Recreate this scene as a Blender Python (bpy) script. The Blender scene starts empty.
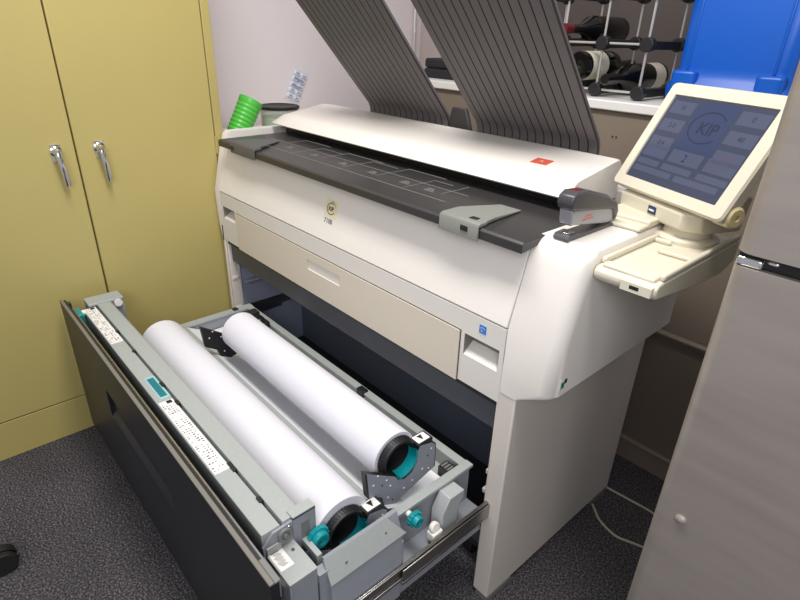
import bpy, bmesh, math, random
from mathutils import Vector, Matrix
random.seed(7)
COL = bpy.context.scene.collection
SC = bpy.context.scene
R = math.radians
I4 = Matrix.Identity(4)

# ------------------------------------------------------------------ materials
def lin(c):
    return tuple(((v / 255) / 12.92 if v / 255 <= .04045 else ((v / 255 + .055) / 1.055) ** 2.4) for v in c) + (1,)

def mat(name, rgb, rough=.5, metal=0, noise=0, scale=40, bump=0, spec=.5, trans=0, emit=None, stretch=None, coat=0, alpha=1):
    m = bpy.data.materials.new(name)
    m.use_nodes = True
    nt = m.node_tree
    b = nt.nodes['Principled BSDF']
    c = lin(rgb)
    b.inputs['Base Color'].default_value = c
    b.inputs['Roughness'].default_value = rough
    b.inputs['Metallic'].default_value = metal
    b.inputs['Specular IOR Level'].default_value = spec
    b.inputs['Transmission Weight'].default_value = trans
    b.inputs['Coat Weight'].default_value = coat
    b.inputs['Alpha'].default_value = alpha
    if emit:
        b.inputs['Emission Color'].default_value = lin(emit[0])
        b.inputs['Emission Strength'].default_value = emit[1]
    if noise or bump:
        tc = nt.nodes.new('ShaderNodeTexCoord')
        mp = nt.nodes.new('ShaderNodeMapping')
        nt.links.new(tc.outputs['Object'], mp.inputs['Vector'])
        if stretch:
            mp.inputs['Scale'].default_value = stretch
        n = nt.nodes.new('ShaderNodeTexNoise')
        n.inputs['Scale'].default_value = scale
        n.inputs['Detail'].default_value = 4
        nt.links.new(mp.outputs['Vector'], n.inputs['Vector'])
        if noise:
            r = nt.nodes.new('ShaderNodeValToRGB')
            r.color_ramp.elements[0].position = .3
            r.color_ramp.elements[1].position = .7
            r.color_ramp.elements[0].color = tuple(max(0, v * (1 - noise)) for v in c[:3]) + (1,)
            r.color_ramp.elements[1].color = tuple(min(1, v * (1 + noise)) for v in c[:3]) + (1,)
            nt.links.new(n.outputs['Fac'], r.inputs['Fac'])
            nt.links.new(r.outputs['Color'], b.inputs['Base Color'])
        if bump:
            bp = nt.nodes.new('ShaderNodeBump')
            bp.inputs['Strength'].default_value = bump
            bp.inputs['Distance'].default_value = .002
            nt.links.new(n.outputs['Fac'], bp.inputs['Height'])
            nt.links.new(bp.outputs['Normal'], b.inputs['Normal'])
    return m

M = dict(
    cream=mat('cream plastic', (230, 224, 215), .42, noise=.02, scale=3),
    fascia=mat('pale grey cream plastic', (221, 216, 207), .45),
    beige=mat('beige plastic', (212, 202, 184), .45),
    steelcream=mat('painted steel side', (216, 207, 196), .4, noise=.02, scale=3),
    recess=mat('recess plastic', (196, 184, 164), .5),
    seam=mat('seam dark', (60, 52, 44), .8),
    table=mat('black feed table', (52, 50, 50), .38, noise=.06, scale=300),
    black=mat('black plastic', (24, 24, 26), .5),
    slate=mat('slate plastic', (46, 48, 54), .45),
    slate2=mat('dark slate', (42, 44, 50), .6),
    tray=mat('grey brown tray plastic', (104, 98, 98), .5),
    groove=mat('tray groove', (48, 45, 44), .6),
    grey=mat('grey painted steel', (162, 167, 163), .45, noise=.03, scale=120),
    grey2=mat('blue grey painted steel', (143, 146, 152), .42, noise=.03, scale=120),
    greydark=mat('mid grey plastic', (118, 118, 114), .5),
    steel=mat('zinc steel', (170, 168, 164), .3, metal=1, noise=.05, scale=60),
    chrome=mat('chrome', (215, 215, 215), .12, metal=1),
    paper=mat('white paper', (218, 217, 223), .7),
    label=mat('label white', (232, 230, 224), .6),
    ink=mat('label ink', (88, 84, 84), .7),
    teal=mat('teal plastic', (14, 140, 146), .35),
    tealdark=mat('teal decal', (20, 112, 122), .5),
    teallight=mat('teal decal pale', (150, 196, 200), .5),
    white=mat('white plastic', (232, 228, 218), .4),
    linear=mat('interior blue grey', (150, 154, 172), .5),
    lineback=mat('interior dark', (98, 104, 120), .55),
    red=mat('red label', (212, 92, 72), .5),
    badge=mat('badge yellow', (228, 218, 178), .5),
    blue=mat('blue label', (36, 120, 200), .5),
    green=mat('green sticker', (22, 130, 84), .5),
    navy=mat('navy badge', (38, 52, 92), .4),
    bezel=mat('bezel cream', (216, 209, 188), .42),
    knobcream=mat('aged cream plastic', (226, 208, 158), .45),
    screen=mat('screen glass', (22, 26, 40), .22, emit=((74, 80, 100), .75), noise=0),
    ui=mat('screen button', (30, 34, 50), .22, emit=((94, 100, 122), .75)),
    uidark=mat('screen ink', (12, 14, 24), .22, emit=((52, 58, 84), .8)),
    uilogo=mat('screen logo block', (22, 26, 44), .22, emit=((66, 78, 112), .75)),
    uired=mat('screen red ink', (60, 30, 40), .22, emit=((116, 80, 110), .8)),
    yellow=mat('mustard enamel', (183, 168, 104), .38, noise=.035, scale=2.2, bump=.02),
    yellowdark=mat('mustard enamel frame', (181, 166, 102), .4, noise=.03, scale=2),
    wall=mat('lavender white wall', (234, 224, 224), .85, noise=.02, scale=3, bump=.05),
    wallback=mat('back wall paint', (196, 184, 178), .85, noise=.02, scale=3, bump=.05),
    counter=mat('counter panel taupe', (132, 119, 105), .6, noise=.03, scale=4),
    countertop=mat('white laminate', (232, 230, 224), .35),
    stain=mat('stainless steel', (172, 163, 154), .42, metal=.55, noise=.07, scale=6, stretch=(1, 1, 6)),
    fridgegrey=mat('fridge cabinet grey', (96, 94, 92), .5),
    gasket=mat('black gasket', (14, 14, 16), .35),
    jug=mat('blue polythene', (12, 88, 188), .34),
    glass=mat('clear plastic', (214, 222, 206), .15, alpha=.32),
    jarfill=mat('green beads', (150, 176, 130), .6),
    cup=mat('green translucent plastic', (92, 204, 78), .3, trans=.1),
    blister=mat('blister film', (232, 234, 242), .25, noise=.04, scale=200, alpha=.9),
    blisterink=mat('blister print', (150, 158, 186), .5),
    bottle=mat('dark bottle glass', (13, 13, 11), .2),
    capsule=mat('red capsule', (104, 24, 34), .35),
    winelabel=mat('bottle label', (222, 214, 192), .6),
    rack=mat('black rack plastic', (30, 29, 30), .5),
    rod=mat('rack rod', (214, 212, 206), .3, metal=.6),
    fabric=mat('black case fabric', (28, 28, 31), .7, bump=.2, scale=300),
    cord=mat('off white cord', (186, 178, 160), .5),
    trim=mat('taupe trim', (148, 134, 118), .6),
    stgrey=mat('grey stapler plastic', (96, 96, 100), .3),
    stsilver=mat('silver stapler body', (160, 160, 165), .3, metal=.3),
    tablemark=mat('table print', (118, 116, 113), .6),
    guide=mat('grey green guide plastic', (128, 129, 121), .5),
    guidedark=mat('dark guide plastic', (84, 82, 81), .5),
    sheet=mat('pale sheet metal', (234, 235, 238), .5),
    panel=mat('slate drawer front', (30, 32, 36), .42),
    paneledge=mat('drawer front edge', (118, 114, 106), .5),
    latchgrey=mat('grey latch plastic', (172, 175, 174), .45),
    plate=mat('blue grey holder plate', (140, 143, 152), .45),
    stapdark=mat('smoked stapler plastic', (70, 68, 71), .28),
    board=mat('taupe shade board', (84, 75, 70), .8, noise=.04, scale=5),  # dark tone holds the shade behind the bottle rack
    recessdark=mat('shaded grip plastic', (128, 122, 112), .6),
    bandgrey=mat('slate band', (70, 72, 78), .4),
    rubber=mat('black rubber', (20, 20, 21), .7),
)

def carpet():
    m = bpy.data.materials.new('charcoal carpet')
    m.use_nodes = True
    nt = m.node_tree
    b = nt.nodes['Principled BSDF']
    b.inputs['Roughness'].default_value = .95
    b.inputs['Specular IOR Level'].default_value = .1
    tc = nt.nodes.new('ShaderNodeTexCoord')
    n = nt.nodes.new('ShaderNodeTexNoise')
    n.inputs['Scale'].default_value = 190
    n.inputs['Detail'].default_value = 3
    n2 = nt.nodes.new('ShaderNodeTexNoise')
    n2.inputs['Scale'].default_value = 5
    r = nt.nodes.new('ShaderNodeValToRGB')
    e = r.color_ramp.elements
    e[0].position = .36; e[0].color = lin((50, 48, 50))
    e[1].position = .68; e[1].color = lin((124, 118, 119))
    x = e.new(.52); x.color = lin((80, 77, 79))
    mx = nt.nodes.new('ShaderNodeMix'); mx.data_type = 'RGBA'; mx.blend_type = 'MULTIPLY'
    mx.inputs[0].default_value = .35
    r2 = nt.nodes.new('ShaderNodeValToRGB')
    r2.color_ramp.elements[0].position = .35; r2.color_ramp.elements[0].color = (.55, .55, .55, 1)
    r2.color_ramp.elements[1].position = .65
    nt.links.new(tc.outputs['Object'], n.inputs['Vector'])
    nt.links.new(tc.outputs['Object'], n2.inputs['Vector'])
    nt.links.new(n.outputs['Fac'], r.inputs['Fac'])
    nt.links.new(n2.outputs['Fac'], r2.inputs['Fac'])
    nt.links.new(r.outputs['Color'], mx.inputs[6])
    nt.links.new(r2.outputs['Color'], mx.inputs[7])
    nt.links.new(mx.outputs[2], b.inputs['Base Color'])
    bp = nt.nodes.new('ShaderNodeBump')
    bp.inputs['Strength'].default_value = .6
    bp.inputs['Distance'].default_value = .004
    nt.links.new(n.outputs['Fac'], bp.inputs['Height'])
    nt.links.new(bp.outputs['Normal'], b.inputs['Normal'])
    return m
M['carpet'] = carpet()

# ------------------------------------------------------------------ mesh builder
# measured size of each group of things: scale and offset (x, y, z) of its drawing
ONE = (1, 1, 1, 0, 0, 0)
PRN = (.983, .965, .963, .010, -.007, 0)
DRA = (.992, .952, .956, .009, -.006, 0)
CAB = (.9770, .997, .968, .0012, -.003, 0)
CON = (.961, .969, .954, .005, .004, 0)
BEH = (.979, .959, .952, .014, -.005, 0)
ROL = (.972, .962, .962, 0, 0, 0)
FIT = ONE
def size(p):
    return (p[0] * FIT[0] + FIT[3], p[1] * FIT[1] + FIT[4], p[2] * FIT[2] + FIT[5])
def use(k):
    global FIT
    FIT = k

class MB:
    def __init__(s):
        s.v = []; s.f = []; s.m = []
    def add(s, vs, fs, mi=0):
        o = len(s.v)
        s.v += [tuple(v) for v in vs]
        s.f += [tuple(i + o for i in f) for f in fs]
        s.m += [mi] * len(fs)
        return s
    def box(s, x0, x1, y0, y1, z0, z1, mi=0):
        v = [(x, y, z) for x in (x0, x1) for y in (y0, y1) for z in (z0, z1)]
        return s.add(v, [(0, 1, 3, 2), (4, 6, 7, 5), (0, 4, 5, 1), (2, 3, 7, 6), (0, 2, 6, 4), (1, 5, 7, 3)], mi)
    def hexa(s, b, t, mi=0):
        """b, t: 4 points each, counter-clockwise seen from above"""
        return s.add(list(b) + list(t), [(3, 2, 1, 0), (4, 5, 6, 7), (0, 1, 5, 4), (1, 2, 6, 5), (2, 3, 7, 6), (3, 0, 4, 7)], mi)
    def loft(s, secs, mi=0, closed=True, caps=True):
        n = len(secs[0]); vs = [p for q in secs for p in q]; fs = []
        for k in range(len(secs) - 1):
            for i in range(n if closed else n - 1):
                j = (i + 1) % n
                fs.append((k * n + i, k * n + j, (k + 1) * n + j, (k + 1) * n + i))
        if caps and closed:
            fs.append(tuple(range(n - 1, -1, -1)))
            fs.append(tuple((len(secs) - 1) * n + i for i in range(n)))
        return s.add(vs, fs, mi)
    def prism(s, poly, axis, a, b, mi=0):
        """poly: 2d points; axis 'x': (y,z), 'y': (x,z), 'z': (x,y)"""
        P = {'x': lambda p, t: (t, p[0], p[1]), 'y': lambda p, t: (p[0], t, p[1]), 'z': lambda p, t: (p[0], p[1], t)}[axis]
        return s.loft([[P(p, a) for p in poly], [P(p, b) for p in poly]], mi)
    def cyl(s, p0, p1, r0, r1=None, n=24, mi=0, caps=True):
        r1 = r0 if r1 is None else r1
        p0 = Vector(p0); p1 = Vector(p1); d = (p1 - p0).normalized()
        u = d.orthogonal().normalized(); w = d.cross(u)
        A = [p0 + (u * math.cos(2 * math.pi * i / n) + w * math.sin(2 * math.pi * i / n)) * r0 for i in range(n)]
        B = [p1 + (u * math.cos(2 * math.pi * i / n) + w * math.sin(2 * math.pi * i / n)) * r1 for i in range(n)]
        return s.loft([A, B], mi, caps=caps)
    def lathe(s, o, d, prof, n=32, mi=0, a0=0, a1=360, up=None):
        """prof: (distance along d, radius) list"""
        o = Vector(o); d = Vector(d).normalized()
        u = (Vector(up) if up else d.orthogonal()); u = (u - d * u.dot(d)).normalized(); w = d.cross(u)
        full = a1 - a0 >= 360
        k = n if full else n + 1
        angs = [R(a0) + R(a1 - a0) * i / n for i in range(k)]
        vs = [o + d * t + (u * math.cos(a) + w * math.sin(a)) * r for (t, r) in prof for a in angs]
        fs = []
        for q in range(len(prof) - 1):
            for i in range(k if full else k - 1):
                j = (i + 1) % k
                fs.append((q * k + i, q * k + j, (q + 1) * k + j, (q + 1) * k + i))
        return s.add(vs, fs, mi)
    def tube(s, pts, r, n=8, mi=0):
        pts = [Vector(p) for p in pts]; secs = []
        u = None
        for i, p in enumerate(pts):
            d = (pts[min(i + 1, len(pts) - 1)] - pts[max(i - 1, 0)]).normalized()
            u = d.orthogonal().normalized() if u is None else (u - d * u.dot(d)).normalized()
            w = d.cross(u)
            secs.append([p + (u * math.cos(2 * math.pi * k / n) + w * math.sin(2 * math.pi * k / n)) * r for k in range(n)])
        return s.loft(secs, mi)
    def rbox(s, x0, x1, y0, y1, z0, z1, r, mi=0, n=5):
        """box with rounded vertical edges"""
        pts = []
        for cx, cy, a in ((x1 - r, y1 - r, 0), (x0 + r, y1 - r, 90), (x0 + r, y0 + r, 180), (x1 - r, y0 + r, 270)):
            for i in range(n + 1):
                t = R(a + 90 * i / n); pts.append((cx + r * math.cos(t), cy + r * math.sin(t)))
        return s.prism(pts, 'z', z0, z1, mi)
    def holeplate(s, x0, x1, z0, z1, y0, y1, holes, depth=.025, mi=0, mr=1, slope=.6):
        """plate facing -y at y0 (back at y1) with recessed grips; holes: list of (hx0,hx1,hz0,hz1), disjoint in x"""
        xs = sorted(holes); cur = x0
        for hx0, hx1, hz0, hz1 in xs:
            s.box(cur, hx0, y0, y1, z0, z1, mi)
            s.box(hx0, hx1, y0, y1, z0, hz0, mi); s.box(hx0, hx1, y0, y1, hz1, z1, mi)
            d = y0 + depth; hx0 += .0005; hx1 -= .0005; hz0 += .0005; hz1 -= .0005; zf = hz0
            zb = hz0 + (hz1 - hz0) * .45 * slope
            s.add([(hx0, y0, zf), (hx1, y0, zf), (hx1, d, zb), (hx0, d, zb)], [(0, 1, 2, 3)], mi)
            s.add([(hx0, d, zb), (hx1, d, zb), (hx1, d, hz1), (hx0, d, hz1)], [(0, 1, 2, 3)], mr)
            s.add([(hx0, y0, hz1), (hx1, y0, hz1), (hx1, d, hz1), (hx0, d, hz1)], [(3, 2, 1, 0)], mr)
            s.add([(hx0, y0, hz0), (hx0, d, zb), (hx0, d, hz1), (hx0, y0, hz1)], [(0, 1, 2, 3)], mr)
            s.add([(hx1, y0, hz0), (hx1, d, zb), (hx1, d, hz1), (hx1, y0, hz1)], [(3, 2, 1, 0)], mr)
            cur = hx1 + .0005
        s.box(cur, x1, y0, y1, z0, z1, mi)
        return s
    def xf(s, mtx):
        s.v = [tuple(mtx @ Vector(v)) for v in s.v]; return s
    def build(s, name, mats, parent=None, bevel=0, seg=2, ang=35, local=False, fix=True, sharp=35):
        me = bpy.data.meshes.new(name)
        me.from_pydata([size(v) for v in s.v], [], s.f)
        if isinstance(mats, str): mats = [mats]
        for k in mats: me.materials.append(M[k])
        me.polygons.foreach_set('material_index', s.m)
        bm = bmesh.new(); bm.from_mesh(me)
        if fix: bmesh.ops.recalc_face_normals(bm, faces=bm.faces)
        bm.to_mesh(me); bm.free()
        me.polygons.foreach_set('use_smooth', [True] * len(me.polygons))
        me.set_sharp_from_angle(angle=R(sharp))
        o = bpy.data.objects.new(name, me); COL.objects.link(o)
        if bevel:
            b = o.modifiers.new('bevel', 'BEVEL'); b.width = bevel; b.segments = seg
            b.limit_method = 'ANGLE'; b.angle_limit = R(ang); b.harden_normals = False
        link(o, parent, local)
        return o

WORLD = {}                                   # object name -> world matrix
def link(o, parent, local=False):
    if parent:
        o.parent = parent
        if not local:
            o.matrix_parent_inverse = WORLD[parent.name].inverted()
        WORLD[o.name] = WORLD[parent.name].copy() if local else I4.copy()
    else:
        WORLD[o.name] = I4.copy()

def empty(name, loc, rz=0):
    e = bpy.data.objects.new(name, None); COL.objects.link(e)
    loc = size(loc)
    e.location = loc; e.rotation_euler = (0, 0, rz); e.empty_display_size = .1
    WORLD[e.name] = Matrix.Translation(loc) @ Matrix.Rotation(rz, 4, 'Z')
    return e
def tag(o, label, cat, group=None, kind=None):
    if label: o['label'] = label
    if cat: o['category'] = cat
    if group: o['group'] = group
    if kind: o['kind'] = kind
    return o
def struct(o):
    o['kind'] = 'structure'; return o

def text_mb(body, size, mtx, mi=0, mb=None, bold=0):
    """letters as flat mesh, placed by mtx (text lies in local xy)"""
    cu = bpy.data.curves.new('t', 'FONT'); cu.body = body; cu.size = size
    cu.align_x = 'CENTER'; cu.align_y = 'CENTER'; cu.offset = bold
    cu.resolution_u = 3
    ob = bpy.data.objects.new('t', cu); COL.objects.link(ob)
    dg = bpy.context.evaluated_depsgraph_get()
    me = bpy.data.meshes.new_from_object(ob.evaluated_get(dg))
    mb = mb or MB()
    mb.add([mtx @ v.co for v in me.vertices], [tuple(p.vertices) for p in me.polygons], mi)
    bpy.data.objects.remove(ob); bpy.data.curves.remove(cu); bpy.data.meshes.remove(me)
    return mb
FRONT = lambda x, y, z: Matrix.Translation((x, y, z)) @ Matrix.Rotation(R(90), 4, 'X')

# ------------------------------------------------------------------ camera
cam = bpy.data.cameras.new('camera'); co = bpy.data.objects.new('camera', cam); COL.objects.link(co)
Mw = Matrix([[0.66560328, 0.74578601, 0.02784787], [-0.34612633, 0.27542417, 0.89684898], [0.66118744, -0.60658450, 0.44145941]])
co.matrix_world = Matrix.Translation((0.553108, -0.797162, 1.305319)) @ Mw.transposed().to_4x4()
cam.sensor_width = 36; cam.lens = 548.3074 * 36 / 800; cam.clip_start = .02
SC.camera = co

# ------------------------------------------------------------------ setting
struct(MB().box(-2.6, 2.2, -2.2, 1.6, -.05, 0).build('floor', 'carpet'))
struct(MB().box(-1.86, -1.8, -2.2, 1.5, 0, 2.5).build('wall_left', 'wall'))
struct(MB().box(-1.86, 1.6, 1.45, 1.5, 0, 2.5).build('wall_back', 'wallback'))
use(BEH)
CT = empty('counter', (0, 1.1, 0))
tag(CT, 'counter with white top and taupe front panel behind the large printer', 'counter')
MB().box(-1.22, 1.32, .815, 1.448, 1.168, 1.197).build('counter_top', 'countertop', CT, bevel=.004)
wl = MB().box(-1.2, 1.3, .83, .86, 0, 1.168).build('front_panel', 'counter', CT)
MB().box(-1.2, -1.17, .86, 1.44, 0, 1.168).build('end_panel', 'counter', CT)
MB().box(-1.2, 1.3, .816, .83, .0, .078).box(-1.2, 1.3, .811, .83, .078, .088).build('base_moulding', 'trim', CT, bevel=.003)
MB().box(-1.2, 1.3, .806, .83, .525, .534).box(-1.2, 1.3, .820, .83, .512, .525).build('ledge_moulding', 'trim', CT, bevel=.003)
for sx in (-.006, .006):
    MB().cyl((-.283 + sx, .829, 1.093), (-.283 + sx, .8275, 1.093), .0024, n=10).build('screw', 'black', wl)

# ------------------------------------------------------------------ yellow cabinet (front faces +x)
CX = -1.355
use(CAB)
cab = empty('storage_cabinet', (CX - .22, -.405, 0))
tag(cab, 'tall mustard yellow steel double door cabinet against the left wall', 'cabinet')
yb0, yb1 = -.405 - .475, .065
MB().box(CX - .43, CX - .022, yb0, yb1, 0, 1.86).box(CX - .022, CX, yb1 - .028, yb1, .0, 1.86).box(CX - .022, CX, yb0, yb0 + .028, .0, 1.86) \
    .box(CX - .022, CX - .001, yb0 + .028, yb1 - .028, 0, .140).box(CX - .022, CX, yb0 + .028, yb1 - .028, 1.82, 1.86).build('body', 'yellowdark', cab, bevel=.002)
for k, (a, b) in enumerate(((yb0 + .031, -.4045), (-.4005, yb1 - .031))):
    d = MB().box(CX - .02, CX + .001, a, b, .144, 1.815).build('door', 'yellow', cab, bevel=.003)
    yh = -.455 if k == 0 else -.338
    h = MB()
    zt = .992
    h.lathe((CX, yh, zt), (1, 0, 0), [(0, .0), (.0, .017), (.006, .016), (.008, .012), (.026, .011), (.031, .008), (.033, 0)], 20)
    h.tube([(CX + .022, yh, zt + .005), (CX + .03, yh, zt - .015), (CX + .029, yh + .004, zt - .05), (CX + .026, yh + .007, zt - .088), (CX + .024, yh + .008, zt - .1)], .0085, 12)
    h.rbox(CX + .001, CX + .006, yh - .013, yh + .013, zt - .03, zt + .02, .002)
    if k: h.lathe((CX + .033, yh, zt), (1, 0, 0), [(0, .006), (.003, .005), (.003, 0)], 12)
    h.build('handle', 'chrome', d)
for z in (.24, .93, 1.62):
    MB().cyl((CX + .003, yb1 - .0295, z), (CX + .003, yb1 - .0295, z + .06), .0035, n=10).build('hinge', 'yellowdark', cab)

# ------------------------------------------------------------------ printer
use(ONE)
P = empty('wide_format_printer', (-.635, .3, 0))
tag(P, 'large cream wide format printer with its paper roll drawer pulled open', 'printer')

# lower side panels
MB().box(-.006, .041, .0012, .598, .018, .70).build('side_panel', 'steelcream', P, bevel=.004, seg=3)
MB().box(-1.285, -1.27, 0, .6, .018, .66).build('side_panel', 'steelcream', P, bevel=.003)
MB().box(.003, .042, .004, .10, .0, .018).build('foot', 'greydark', P)
MB().box(.003, .042, .50, .59, .0, .018).build('foot', 'greydark', P)

# upper side covers, built up as rounded outlines
def cover(x0, sg, levels):
    """levels: (z, outer width, front y, front corner radius, rear y)"""
    secs = []
    for z, w, yf, r, yr in levels:
        r = max(r, .001)
        sec = [(x0, yf, z)]
        for k in range(9):
            t = R(90 * k / 8)
            sec.append((x0 + sg * (w - r + r * math.sin(t)), yf + r - r * math.cos(t), z))
        sec += [(x0 + sg * w, yr - .012, z), (x0 + sg * (w - .012), yr, z), (x0, yr, z)]
        secs.append(sec)
    return MB().loft(secs)
rc = cover(.0012, 1, [(.634, .0425, .0, .006, .50), (.640, .054, .0, .012, .51), (.668, .112, 0, .028, .515), (.676, .119, 0, .029, .515), (.781, .119, 0, .029, .515), (.925, .119, .036, .029, .515),
     (.944, .119, .042, .028, .515), (.955, .118, .048, .026, .514), (.963, .114, .058, .022, .51), (.967, .107, .070, .018, .503)]).build('side_cover', 'cream', P, sharp=32)
lc = cover(-1.2712, -1, [(.600, .014, 0, .004, .58), (.66, .040, 0, .014, .58), (.70, .047, 0, .018, .58), (.781, .047, 0, .018, .58), (.925, .046, .036, .016, .58), (.950, .046, .046, .014, .58), (.970, .044, .054, .01, .578), (.979, .038, .062, .008, .57)]).build('side_cover', 'cream', P, sharp=32)
st = MB().box(.1195, .1203, .022, .046, .690, .714, 0).box(.1195, .1205, .026, .037, .693, .707, 1).box(.1195, .1206, .036, .045, .702, .712, 2)
st.build('side_sticker', ['label', 'green', 'black'], rc)

# front door (leans back), fascia, access panel
fd = MB().prism([(.0, .783), (.041, .946), (.06, .946), (.03, .783)], 'x', -1.2685, -.0015)
fdo = fd.build('front_door', 'cream', P, bevel=.002)
lean = math.atan2(.041, .163)
def on_door(x, z, off=.0006):
    y = .041 * (z - .783) / .163 - off
    return Matrix.Translation((x, y, z)) @ Matrix.Rotation(R(90) - lean, 4, 'X')
bd = MB()
q = on_door(-.622, .872)
bd.add([q @ Vector(v) for v in ((-.027, -.023, 0), (.027, -.023, 0), (.027, .023, 0), (-.027, .023, 0), (-.027, -.023, -.003), (.027, -.023, -.003), (.027, .023, -.003), (-.027, .023, -.003))],
       [(0, 1, 2, 3), (0, 4, 5, 1), (1, 5, 6, 2), (2, 6, 7, 3), (3, 7, 4, 0)], 0)
q2 = on_door(-.622, .872, .0012)
def arc(q, r0, r1, a0, a1, sx=1, n=18, mi=1, mb=None, cx=0, cy=0):
    vs = []
    for i in range(n + 1):
        a = R(a0 + (a1 - a0) * i / n)
        vs += [q @ Vector((cx + r0 * sx * math.cos(a), cy + r0 * math.sin(a), 0)), q @ Vector((cx + r1 * sx * math.cos(a), cy + r1 * math.sin(a), 0))]
    mb.add(vs, [(2 * i, 2 * i + 1, 2 * i + 3, 2 * i + 2) for i in range(n)], mi)
arc(q2, .0140, .0165, 60, 330, 1.15, mb=bd)
arc(q2, .0170, .0182, 20, 110, .9, mb=bd, cx=.002, cy=.002)
text_mb('KIP', .0155, q2 @ Matrix.Translation((0, -.001, 0)), 1, bd, bold=.0006)
bd.build('logo_badge', ['badge', 'ink'], fdo, fix=False)
text_mb('7100', .0185, on_door(-.627, .838), 0, bold=.0003).build('model_number', 'ink', fdo, fix=False)

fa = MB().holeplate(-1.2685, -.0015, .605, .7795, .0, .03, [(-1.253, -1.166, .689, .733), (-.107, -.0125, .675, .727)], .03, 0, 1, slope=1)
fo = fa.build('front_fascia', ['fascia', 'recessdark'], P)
MB().box(-.069, -.051, -.0008, .001, .746, .765, 0).build('energy_label', 'blue', fo)
el = MB()
arc(FRONT(-.060, -.0012, .7555), .004, .0052, 20, 160, 1.2, mi=0, mb=el)
text_mb('e', .010, FRONT(-.062, -.0012, .753), 0, el); el.build('energy_mark', 'label', fo, fix=False)
ap = MB().holeplate(-1.1525, -.1195, .602, .7285, -.0035, .0005, [(-.715, -.556, .673, .704)], .022, 0, 1)
ap.build('access_panel', ['beige', 'recess'], P)
MB().box(-1.155, -.117, -.0008, .0, .7285, .7308).box(-.1193, -.1170, -.0008, 0, .605, .7300).box(-1.155, -1.1527, -.0008, 0, .605, .7300).build('panel_gap', 'seam', fo)
# black lip and slate band above the opening
MB().box(-1.268, -.002, .004, .03, .592, .605).build('opening_lip', 'black', P)
MB().box(-1.268, -.002, .014, .028, .520, .592).box(-1.268, -.002, .028, .09, .584, .592).build('band', 'bandgrey', P, bevel=.002)
# cabinet interior
inn = MB()
inn.box(-1.268, -.002, .30, .31, .05, .59, 1)
inn.box(-1.268, -.002, .09, .55, .582, .59, 1)
inn.box(-.008, -.001, .04, .55, .05, .59, 1)
inn.box(-1.269, -1.262, .04, .55, .05, .59, 0)
inn.box(-1.262, -1.235, .05, .298, .425, .434, 0).box(-1.262, -1.20, .20, .298, .44, .58, 0)
inn.box(-1.10, -.80, .292, .30, .36, .385, 2)
inn.box(-1.262, -.01, .10, .55, .02, .03, 1)
inn.build('cabinet_interior', ['linear', 'lineback', 'slate2'], P, bevel=.002)
MB().box(-1.269, -1.254, .002, .04, .05, .602, 0).box(-1.254, -1.25, .004, .03, .445, .459, 0).box(-1.254, -1.25, .004, .03, .32, .334, 0).build('door_jamb', 'steelcream', P, bevel=.002)
for z in (.475, .41): MB().box(-1.262, -1.245, .16, .185, z, z + .02).build('bracket', 'slate', P)
MB().box(-.012, -.001, .03, .055, .22, .40, 0).box(-.034, -.012, .035, .05, .362, .376, 1).box(-.038, -.012, .035, .05, .300, .314, 1).build('rail_post', ['greydark', 'white'], P, bevel=.002)

# casters
for x in (-.09, -1.18):
    for y in (.10, .5):
        c = MB()
        c.cyl((x - .013, y, .03), (x + .013, y, .03), .03, n=20)
        c.box(x - .02, x + .02, y - .02, y + .02, .062, .075).box(x - .02, x - .016, y - .012, y + .012, .028, .066).box(x + .016, x + .02, y - .012, y + .012, .028, .066)
        c.build('caster', 'rubber', P, bevel=.002)
MB().box(-1.268, -.001, .06, .54, .075, .095).build('base_plate', 'slate2', P)

# feed table with guides and size marks
ft = MB().prism([(-.003, .945), (-.003, .962), (.002, .9662), (.34, .968), (.34, .950), (.05, .951)], 'x', -1.2240, .0105)
fto = ft.build('feed_table', 'table', P, bevel=.001)
mk = MB()
zt = .9925
def mark(x0, x1, y0, y1, mi=0): mk.box(x0, x1, y0, y1, zt - .0022 + y0 * .004, zt - .0012 + y0 * .005, mi)
mark(-.95, -.20, .012, .0136)
mark(-1.06, -.20, .082, .0834)
for x, y0, y1 in ((-.93, .082, .15), (-.80, .02, .12), (-.70, .05, .14), (-.58, .03, .13), (-.46, .04, .15), (-.34, .02, .12), (-.25, .05, .14)):
    mark(x, x + .0014, y0, y1)
for x0, x1, y in ((-.93, -.80, .15), (-.80, -.70, .12), (-.70, -.55, .14), (-.58, -.48, .13), (-.46, -.33, .15), (-.34, -.28, .12)):
    mark(x0, x1, y, y + .0014)
for x in (-.88, -.75, -.62, -.50, -.38, -.30):
    for k in range(3): mark(x, x + .03 - .006 * k, .045 + .008 * k, .0475 + .008 * k)
mk.build('size_marks', 'tablemark', fto)
def guide(x0, x1, xt, ys, zt=.9683):
    g = MB()
    g.prism([(-.0075, .940), (-.0075, .968), (-.004, .974), (.02, .9755), (.02, .9685), (-.0035, .9665), (-.0035, .940)], 'x', x0, x1)
    g.loft([[(x0, .0, zt), (x1, .0, zt), (x1, .0, .9755), (x0, .0, .9755)],
            [(x0, .05, zt), (x1 + .3 * (xt - x1), .05, zt), (x1 + .3 * (xt - x1), .05, .976), (x0, .05, .976)],
            [(xt - .045, ys, zt), (xt + .01, ys, zt), (xt + .01, ys, .971), (xt - .045, ys, .971)]])
    return g
gr = guide(-.197, -.092, -.118, .150).build('media_guide', 'guide', fto, bevel=.003)
MB().box(-.137, -.118, -.0092, -.0070, .953, .964).build('guide_button', 'black', gr, bevel=.001)
MB().box(-.131, -.112, .008, .022, .9752, .9772).build('guide_button', 'black', gr, bevel=.001)
gl = guide(-1.13, -.975, -1.075, .135).build('media_guide', 'guidedark', fto, bevel=.004)
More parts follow.
